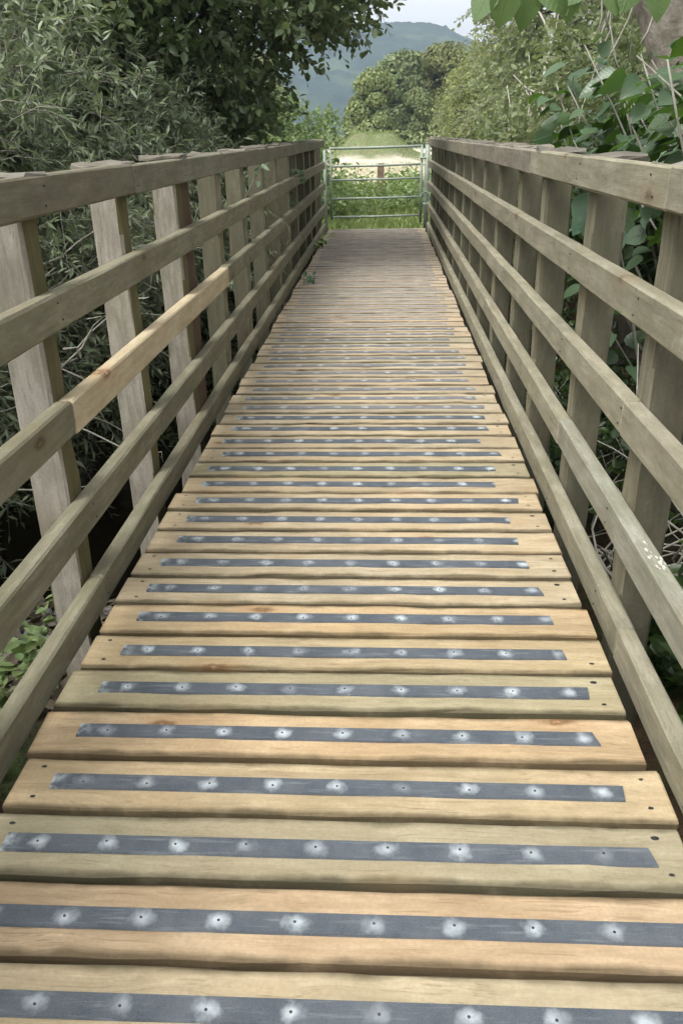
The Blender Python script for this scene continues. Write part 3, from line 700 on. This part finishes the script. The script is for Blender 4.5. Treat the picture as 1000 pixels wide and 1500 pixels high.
# vine tangle on the bank behind the right posts
vt = MB()
for k in range(170):
    x, y = rng.uniform(.95, 2.2), rng.uniform(1.9, 7.5); z = float(gz(x, y))
    p = Vector((x, y, z)); pts = [p.copy()]; d = Vector((rng.normal()*.3, rng.normal()*.3, 1))
    for i in range(6):
        d = (d+Vector(rng.normal(size=3))*.45).normalized(); p = p+d*rng.uniform(.1, .22); p.x = max(p.x, .86); pts.append(p.copy())
    vt.tube(pts, [.007, .006, .006, .005, .004, .003, .002], 4)
tag(link('bare_vines', vt.mesh('bare_vines', True), M['palebark']), 'tangle of pale bare stems on the right bank behind the posts', 'vines', kind='stuff')
c = np.stack([rng.uniform(.95, 3.2, 650), rng.uniform(1.2, 10.5, 650), np.zeros(650)], 1); c[:, 2] = gz(c[:, 0], c[:, 1])+rng.uniform(.0, 1.25, 650)*np.clip((c[:, 0]-.7), .15, 1)
P, ax, nr, cid, tw = sprays(c, np.tile([0, 0, 1.0], (650, 1)), 4, 7, .26, .3, 1.0); k = (P[:, 0] > .84) & ~((P[:, 0] < 1.75) & (P[:, 1] > 2.3) & (P[:, 1] < 4.6))
tag(leaves('bank_plants', P[k], ax[k], nr[k], .075, 'oval', M['lime'], None, kind='stuff'), 'low green plants covering the right bank below the rails', 'undergrowth')
tree('willow_bush', 'leafy bush behind the far half of the right rail', 'bush', (2.4, 9.0, -.7), (2.2, 9, .8), .05,
     [(1.9, 8.8, .7, .9, 2.0, .8), (2.8, 9.2, 1.3, 1.3, 2.0, 1.3), (1.35, 10.3, .65, .35, 1.0, .6)], 420, filt=lambda c: c[:, 0] > 1.05, T=5, Ms=9, L=.36, lsize=.07, tmpl='oval', lmat='soft', shell=.3, droop=.3, twig=.0028, limbs=6)
# --- mid-distance soft willows on the right and the bare saplings in front of them
sw = dict(T=6, Ms=10, L=.9, lsize=.135, tmpl='quad', lmat='soft', shell=.45, droop=.35, twig=.009, limbs=9)
tree('willow_tree', 'tall soft green willow right of the far tree line, behind the bare saplings', 'tree', (5.4, 27, -.1), (5.4, 27, 5), .22,
     [(5.2, 27, 4.2, 2.3, 2.2, 2.0), (4.2, 26.5, 2.2, 1.6, 1.8, 1.4), (6.4, 27, 2.2, 2.0, 2, 2), (5.6, 27, 6.6, 2.2, 2.2, 2.0)], 620, **sw)
tree('willow_tree', 'large pale green willow at the upper right above the big leaves', 'tree', (8.6, 24, -.1), (8.6, 24, 5.5), .25,
     [(8.4, 24, 3.8, 2.6, 2.5, 2.6), (7.0, 24, 1.8, 1.8, 1.8, 1.6), (9.6, 24, 6.6, 2.8, 2.5, 2.4), (11.2, 24, 3, 2.4, 2.4, 3)], 800, color=(.95, 1.0, .85), **sw)
tree('willow_tree', 'low rounded yellow-green willow between the far tree line and the taller willow', 'tree', (4.6, 36, -.1), (4.6, 36, 3), .16,
     [(4.8, 36, 2.6, 1.9, 1.9, 2.0), (3.6, 36.5, 1.5, 1.3, 1.4, 1.3), (6.3, 36, 2.5, 1.8, 1.8, 2.2)], 460, color=(1.1, 1.05, .75), **sw)
def sapling(label, base, h, lean, forks, r):
    o = empty('bare_sapling', base, label, 'dead tree', 'bare saplings'); b = MB()
    pts = limb(b, (0, 0, 0), (lean, 0, h), r, r*.3, .05, 8, 6); link('trunk', b.mesh('trunk', True), M['palebark'], o)
    for t, dx, dz in forks:
        s = pts[int(t*8)]; bb = MB(); limb(bb, s, s+Vector((dx, rng.normal()*.1, dz)), r*.55, r*.15, .12, 5, 5); link('branch', bb.mesh('branch', True), M['palebark'], o)
sapling('tallest bare pale sapling, forked, standing in front of the willows', (2.80, 15, -.1), 3.2, -.05, [(.8, -.28, .55), (.75, .12, .6), (.45, -.35, .5), (.5, .4, -.5), (.3, .35, .6), (.6, -.5, .3)], .05)
sapling('thin straight bare sapling left of the tallest one', (2.3, 15.5, -.1), 2.4, .1, [(.6, -.35, .2), (.7, .25, .3)], .022)
sapling('short crooked bare stem just above the right handrail', (2.2, 14.2, -.1), 1.9, -.30, [(.7, .18, .3), (.5, -.2, .15)], .022)
# ---- treeline across the field: every tree its own crown
tl = [(9.0, 88, 8.2, 3.2, 'mid-green far tree just left of the yellowish one'), (4.2, 104, 9.6, 3.6, 'farthest tree peeping over the middle of the tree line'), (13.2, 102, 9.6, 4, 'dark far tree behind the yellowish one'), (27, 97, 9.6, 4, 'far tree nearly hidden behind the soft willows, with a yellowish neighbour'),
      (-22, 92, 9, 5, 'tall dull green tree at the left end of the far tree line'), (-14.5, 95, 10, 5, 'broad far tree behind the dark overhanging boughs'), (-17.5, 120, 8, 4, 'small distant tree far left behind the dark overhanging tree'),
      (-1.2, 82, 6.6, 2.5, 'round pale tree at the left edge of the gap, beyond the field mound'), (3.3, 84, 5.0, 1.7, 'narrow pointed tree standing forward in the middle of the far tree line'),
      (1.6, 95, 9.0, 3.4, 'darker tree rising behind the round pale one across the field'), (6.6, 98, 9.7, 3.8, 'tallest domed tree in the middle of the far tree line'),
      (6.4, 78, 5.2, 1.9, 'small rounded grey-green tree before the tallest domed one'), (11.5, 92, 8.6, 3.6, 'domed tree right of the tallest one in the far line'),
      (9.2, 70, 3.9, 2.2, 'low wide bush at the right foot of the far tree line'), (15.5, 84, 8.0, 3.6, 'yellowish tree at the right of the far line'), (22, 90, 9.5, 5, 'big far tree behind the soft willows'),
      (31, 88, 9, 5, 'far tree at the extreme right behind the willows'), (-32, 98, 10, 6, 'far tree at the extreme left behind the thicket')]
for x, y, h, r, lab in tl:
    o = empty('field_tree', (x, y, -.2), lab, 'tree', 'trees lining the far side of the field')
    b = MB(); limb(b, (0, 0, 0), (.1, 0, h*.7), .22, .1, .04, 5, 7); link('trunk', b.mesh('trunk', True), M['bark'], o)
    nb_ = 30; bl = []
    for i in range(nb_):
        t = rng.uniform(.0, 1); zz = .04*h+t*h*.84; env = r*math.sin(math.pi*min(.97, .22+t*.70))**.6
        a = rng.uniform(0, 6.28); q = rng.uniform(.25, .78); s = r*rng.uniform(.20, .50)
        bl.append((math.cos(a)*env*q, math.sin(a)*env*q, zz, s, s, s*.8))
    Bq = np.array(bl); nL = 17000; k = rng.integers(0, nb_, nL); dd = unit(rng.normal(size=(nL, 3))+np.array([0, -.2, .25])); rr = rng.uniform(.62, 1.32, nL)
    P = Bq[k, :3]+dd*rr[:, None]*Bq[k, 3:6]; ct = rng.uniform(0, 1, nb_)
    ax = unit(np.cross(dd, rnd_dir(nL))); nr = unit(dd+.8*rng.normal(size=(nL, 3)))
    cr = leaves('crown', P, ax, nr, .042*h+.07, 'quad', M['far'], o, tint=ct[k]*.3+rng.uniform(0, .7, nL))
    v = random.uniform(.8, 1.15); cr.color = (v*random.uniform(.95, 1.15), v, v*random.uniform(.8, 1.05), 1)
# low hedge bushes along the field edge at the foot of the line
c, d = in_blobs([(x, 76+rng.uniform(-2, 2), .5, 2.2, 1.2, .9) for x in np.arange(-30, 34, 3.1)], 2600, .6); nr = unit(d+.5*rng.normal(size=d.shape)); ax = unit(np.cross(d, rnd_dir(len(d))))
P = c; tag(leaves('hedge_leaves', P, ax, nr, .42, 'quad', M['far'], None, kind='stuff'), 'low hedge along the foot of the far tree line', 'hedge')

# ---- beyond the gate: grass, nettles, dry field tufts
def strew(n, x0, x1, y0, y1, h, tmpl, mat, name, lab, cat, lean=.5, dens=None):
    x = rng.uniform(x0, x1, n); y = rng.uniform(y0, y1, n)
    if dens is not None: k = dens(x, y); x, y = x[k], y[k]
    P = np.stack([x, y, gz(x, y)-.01], 1); n = len(P)
    ax = unit(rng.normal(size=(n, 3))*lean*np.array([1, 1, .2])+np.array([0, 0, 1.0])); nr = unit(rng.normal(size=(n, 3))*np.array([1, 1, .1])+np.array([0, 1e-3, 0]))
    return tag(leaves(name, P, ax, nr, h, tmpl, M[mat], None, kind='stuff'), lab, cat)
strew(26000, -4, 4, 11.6, 19, .16, 'blade', 'grass', 'grass_blades', 'bright green grass growing behind the gate', 'grass', .35)
strew(30000, -9, 9, 20, 48, .12, 'blade', 'dry', 'field_grass', 'pale dry hay-coloured grass of the field', 'grass', .5, lambda x, y: ((x+.55)/3)**2+((y-44)/5)**2 > 1.2)
strew(9000, -3.5, 2.4, 40, 48, .10, 'blade', 'grass', 'mound_grass', 'green and brown grass growing on the field mound', 'grass', .5)
def herbs(n, x0, x1, y0, y1, zmax, name, lab, dens=None, mat='bright', s=.085):
    x = rng.uniform(x0, x1, n); y = rng.uniform(y0, y1, n)
    if dens is not None: k = dens(x, y); x, y = x[k], y[k]
    n = len(x); c = np.stack([x, y, gz(x, y)], 1); T, Ms = 1, 14
    h = rng.uniform(.5, 1, n)*zmax; P, ax, nr, cid, tw = sprays(c, np.tile([0, 0, 1.0], (n, 1)), 2, Ms, 1.0, .0, .16, 1.0)
    P[:, 2] = c[cid, 2]+(P[:, 2]-c[cid, 2])*h[cid]
    k = (np.abs(P[:, 0]+.09) > .88) | (P[:, 1] > 12.2); P, ax, nr, cid = P[k], ax[k], nr[k], cid[k]
    ct = rng.uniform(0, 1, n)
    return tag(leaves(name, P, ax, nr, s, 'oval', M[mat], None, tint=ct[cid]*.6+rng.uniform(0, .4, len(P)), kind='stuff'), lab, 'herbs')
herbs(420, -3.0, .0, 13.6, 18.5, .72, 'nettle_bed', 'tall light green nettles behind the left of the gate', lambda x, y: x < -.25-.15*(y-13.6))
herbs(420, .0, 3.2, 14.2, 19, .62, 'nettle_bed', 'tall light green nettles behind the right of the gate', lambda x, y: x > .1)
herbs(300, -2.5, 3.0, 16.5, 19.5, .50, 'nettle_bed', 'lower nettles around the brown stake', None, 'grass', .10)
# ferns and litter at the near ends of the bridge
herbs(80, -1.9, -.98, 1.1, 1.95, .30, 'fern_patch', 'green ferns at the near left foot of the bridge', None, 'bright', .055)
herbs(120, .84, 1.7, 1.3, 2.5, .28, 'ground_leaves', 'low dark green leaves at the near right foot of the bridge', None, 'lime', .08)
nl = 1500; x = rng.uniform(-2.4, -.85, nl); y = rng.uniform(1.9, 2.95, nl); P = np.stack([x, y, gz(x, y)+rng.uniform(0, .05, nl)], 1)
tag(leaves('leaf_litter', P, unit(rng.normal(size=(nl, 3))*np.array([1, 1, .3])), unit(rng.normal(size=(nl, 3))*.5+np.array([0, 0, 1.0])), .06, 'oval', M['litter'], None, kind='stuff'), 'dead leaves and twigs on the ground left of the bridge', 'litter')
sb = MB()
for k in range(46):
    x, y = -1.25+rng.normal()*.16, 2.5+rng.normal()*.16; s = rng.uniform(.010, .028); z = float(gz(x, y))+s*.5+rng.uniform(0, .03)
    V = []; F = []
    for i in range(3):
        for j in range(6):
            rr = (1, .95, .45)[i]*s*rng.uniform(.75, 1.2); a = j*math.pi/3; V.append((x+rr*math.cos(a), y+rr*math.sin(a), z+(-.5, .1, .55)[i]*s))
    for i in range(2):
        for j in range(6): F.append([i*6+j, i*6+(j+1) % 6, (i+1)*6+(j+1) % 6, (i+1)*6+j])
    F.append([12+j for j in range(6)]); sb.add(V, F)
tag(link('stone_heap', sb.mesh('stone_heap'), M['stone']), 'small heap of grey and white stones beside the first left post', 'stones', kind='stuff')
# bare twigs in the willows under the left rails
bt = MB()
for k in range(50):
    p = Vector((rng.uniform(-2.2, -1.2), rng.uniform(2.4, 5.5), rng.uniform(-.1, .7))); d = Vector((rng.normal()*.5+.3, rng.normal(), rng.normal()*.35)).normalized(); pts = [p.copy()]
    for i in range(5): d = (d+Vector(rng.normal(size=3))*.3).normalized(); p = p+d*.13; p.x = min(p.x, -.98); pts.append(p.copy())
    bt.tube(pts, [.006, .005, .004, .003, .0025, .0015], 4)
tag(link('bare_twigs', bt.mesh('bare_twigs', True), M['palebark']), 'tangled pale bare twigs seen between the left rails', 'twigs', kind='stuff')
# bramble shoots threading the far left rails
def ivy(label, base, pts, nl, s, col):
    o = empty('bramble_shoot', base, label, 'bramble', 'bramble shoots in the left rails'); b = MB(); b.tube([Vector(p)-Vector(base) for p in pts], [.004]*(len(pts)-1)+[.002], 4); link('stem', b.mesh('stem', True), M['twig'], o)
    for k in range(nl):
        i = random.randrange(len(pts)-1); p = Vector(pts[i]).lerp(Vector(pts[i+1]), random.random())+Vector(rng.normal(size=3))*.025
        place_leaf(o, p, (random.uniform(-.2, 1), random.uniform(-1, .4), random.uniform(-.8, .4)), (rng.normal()*.5, -.4, 1), random.uniform(.6, 1.2)*s, col)
ivy('dark leafed bramble shoot curling over the left deck edge', (-.95, 7.0, -.25), [(-.95, 7.0, -.25), (-.80, 6.9, -.08), (-.70, 6.9, .02), (-.64, 7.1, .05)], 20, .06, (1.2, 1.4, 1.5))
ivy('yellow-green bramble shoot at the deck edge near the gate', (-.95, 9.6, -.2), [(-.95, 9.6, -.2), (-.78, 9.5, .02), (-.70, 9.5, .08), (-.66, 10.2, .06)], 20, .07, (2.6, 2.3, 1.2))
ivy('pale leaved shoot poking through under the left top rail', (-1.0, 5.2, .3), [(-1.0, 5.2, .3), (-.86, 5.25, .8), (-.76, 5.3, .98), (-.70, 5.3, 1.02)], 9, .05, (3.5, 3.0, 3.6))
ivy('green shoot in the upper left rails two thirds along', (-1.05, 7.6, .2), [(-1.05, 7.6, .2), (-.9, 7.65, .6), (-.78, 7.7, .9), (-.72, 7.7, .8)], 26, .07, (1.4, 1.4, 1.4))

# ---------------------------------------------------------------- haze
hv = [(x, y, z) for z in (-4, 190) for x, y in ((-1700, -1700), (1700, -1700), (1700, 1700), (-1700, 1700))]
me = mesh('haze', hv, [[0, 3, 2, 1], [4, 5, 6, 7], [0, 1, 5, 4], [1, 2, 6, 5], [2, 3, 7, 6], [3, 0, 4, 7]])
m = bpy.data.materials.new('haze_air'); m.use_nodes = True; m.node_tree.nodes.clear()
v = m.node_tree.nodes.new('ShaderNodeVolumePrincipled'); v.inputs['Color'].default_value = (.66, .82, 1, 1); v.inputs['Density'].default_value = .00046; v.inputs['Anisotropy'].default_value = .2
mo = m.node_tree.nodes.new('ShaderNodeOutputMaterial'); m.node_tree.links.new(v.outputs[0], mo.inputs['Volume'])
tag(link('haze', me, m), kind='stuff')
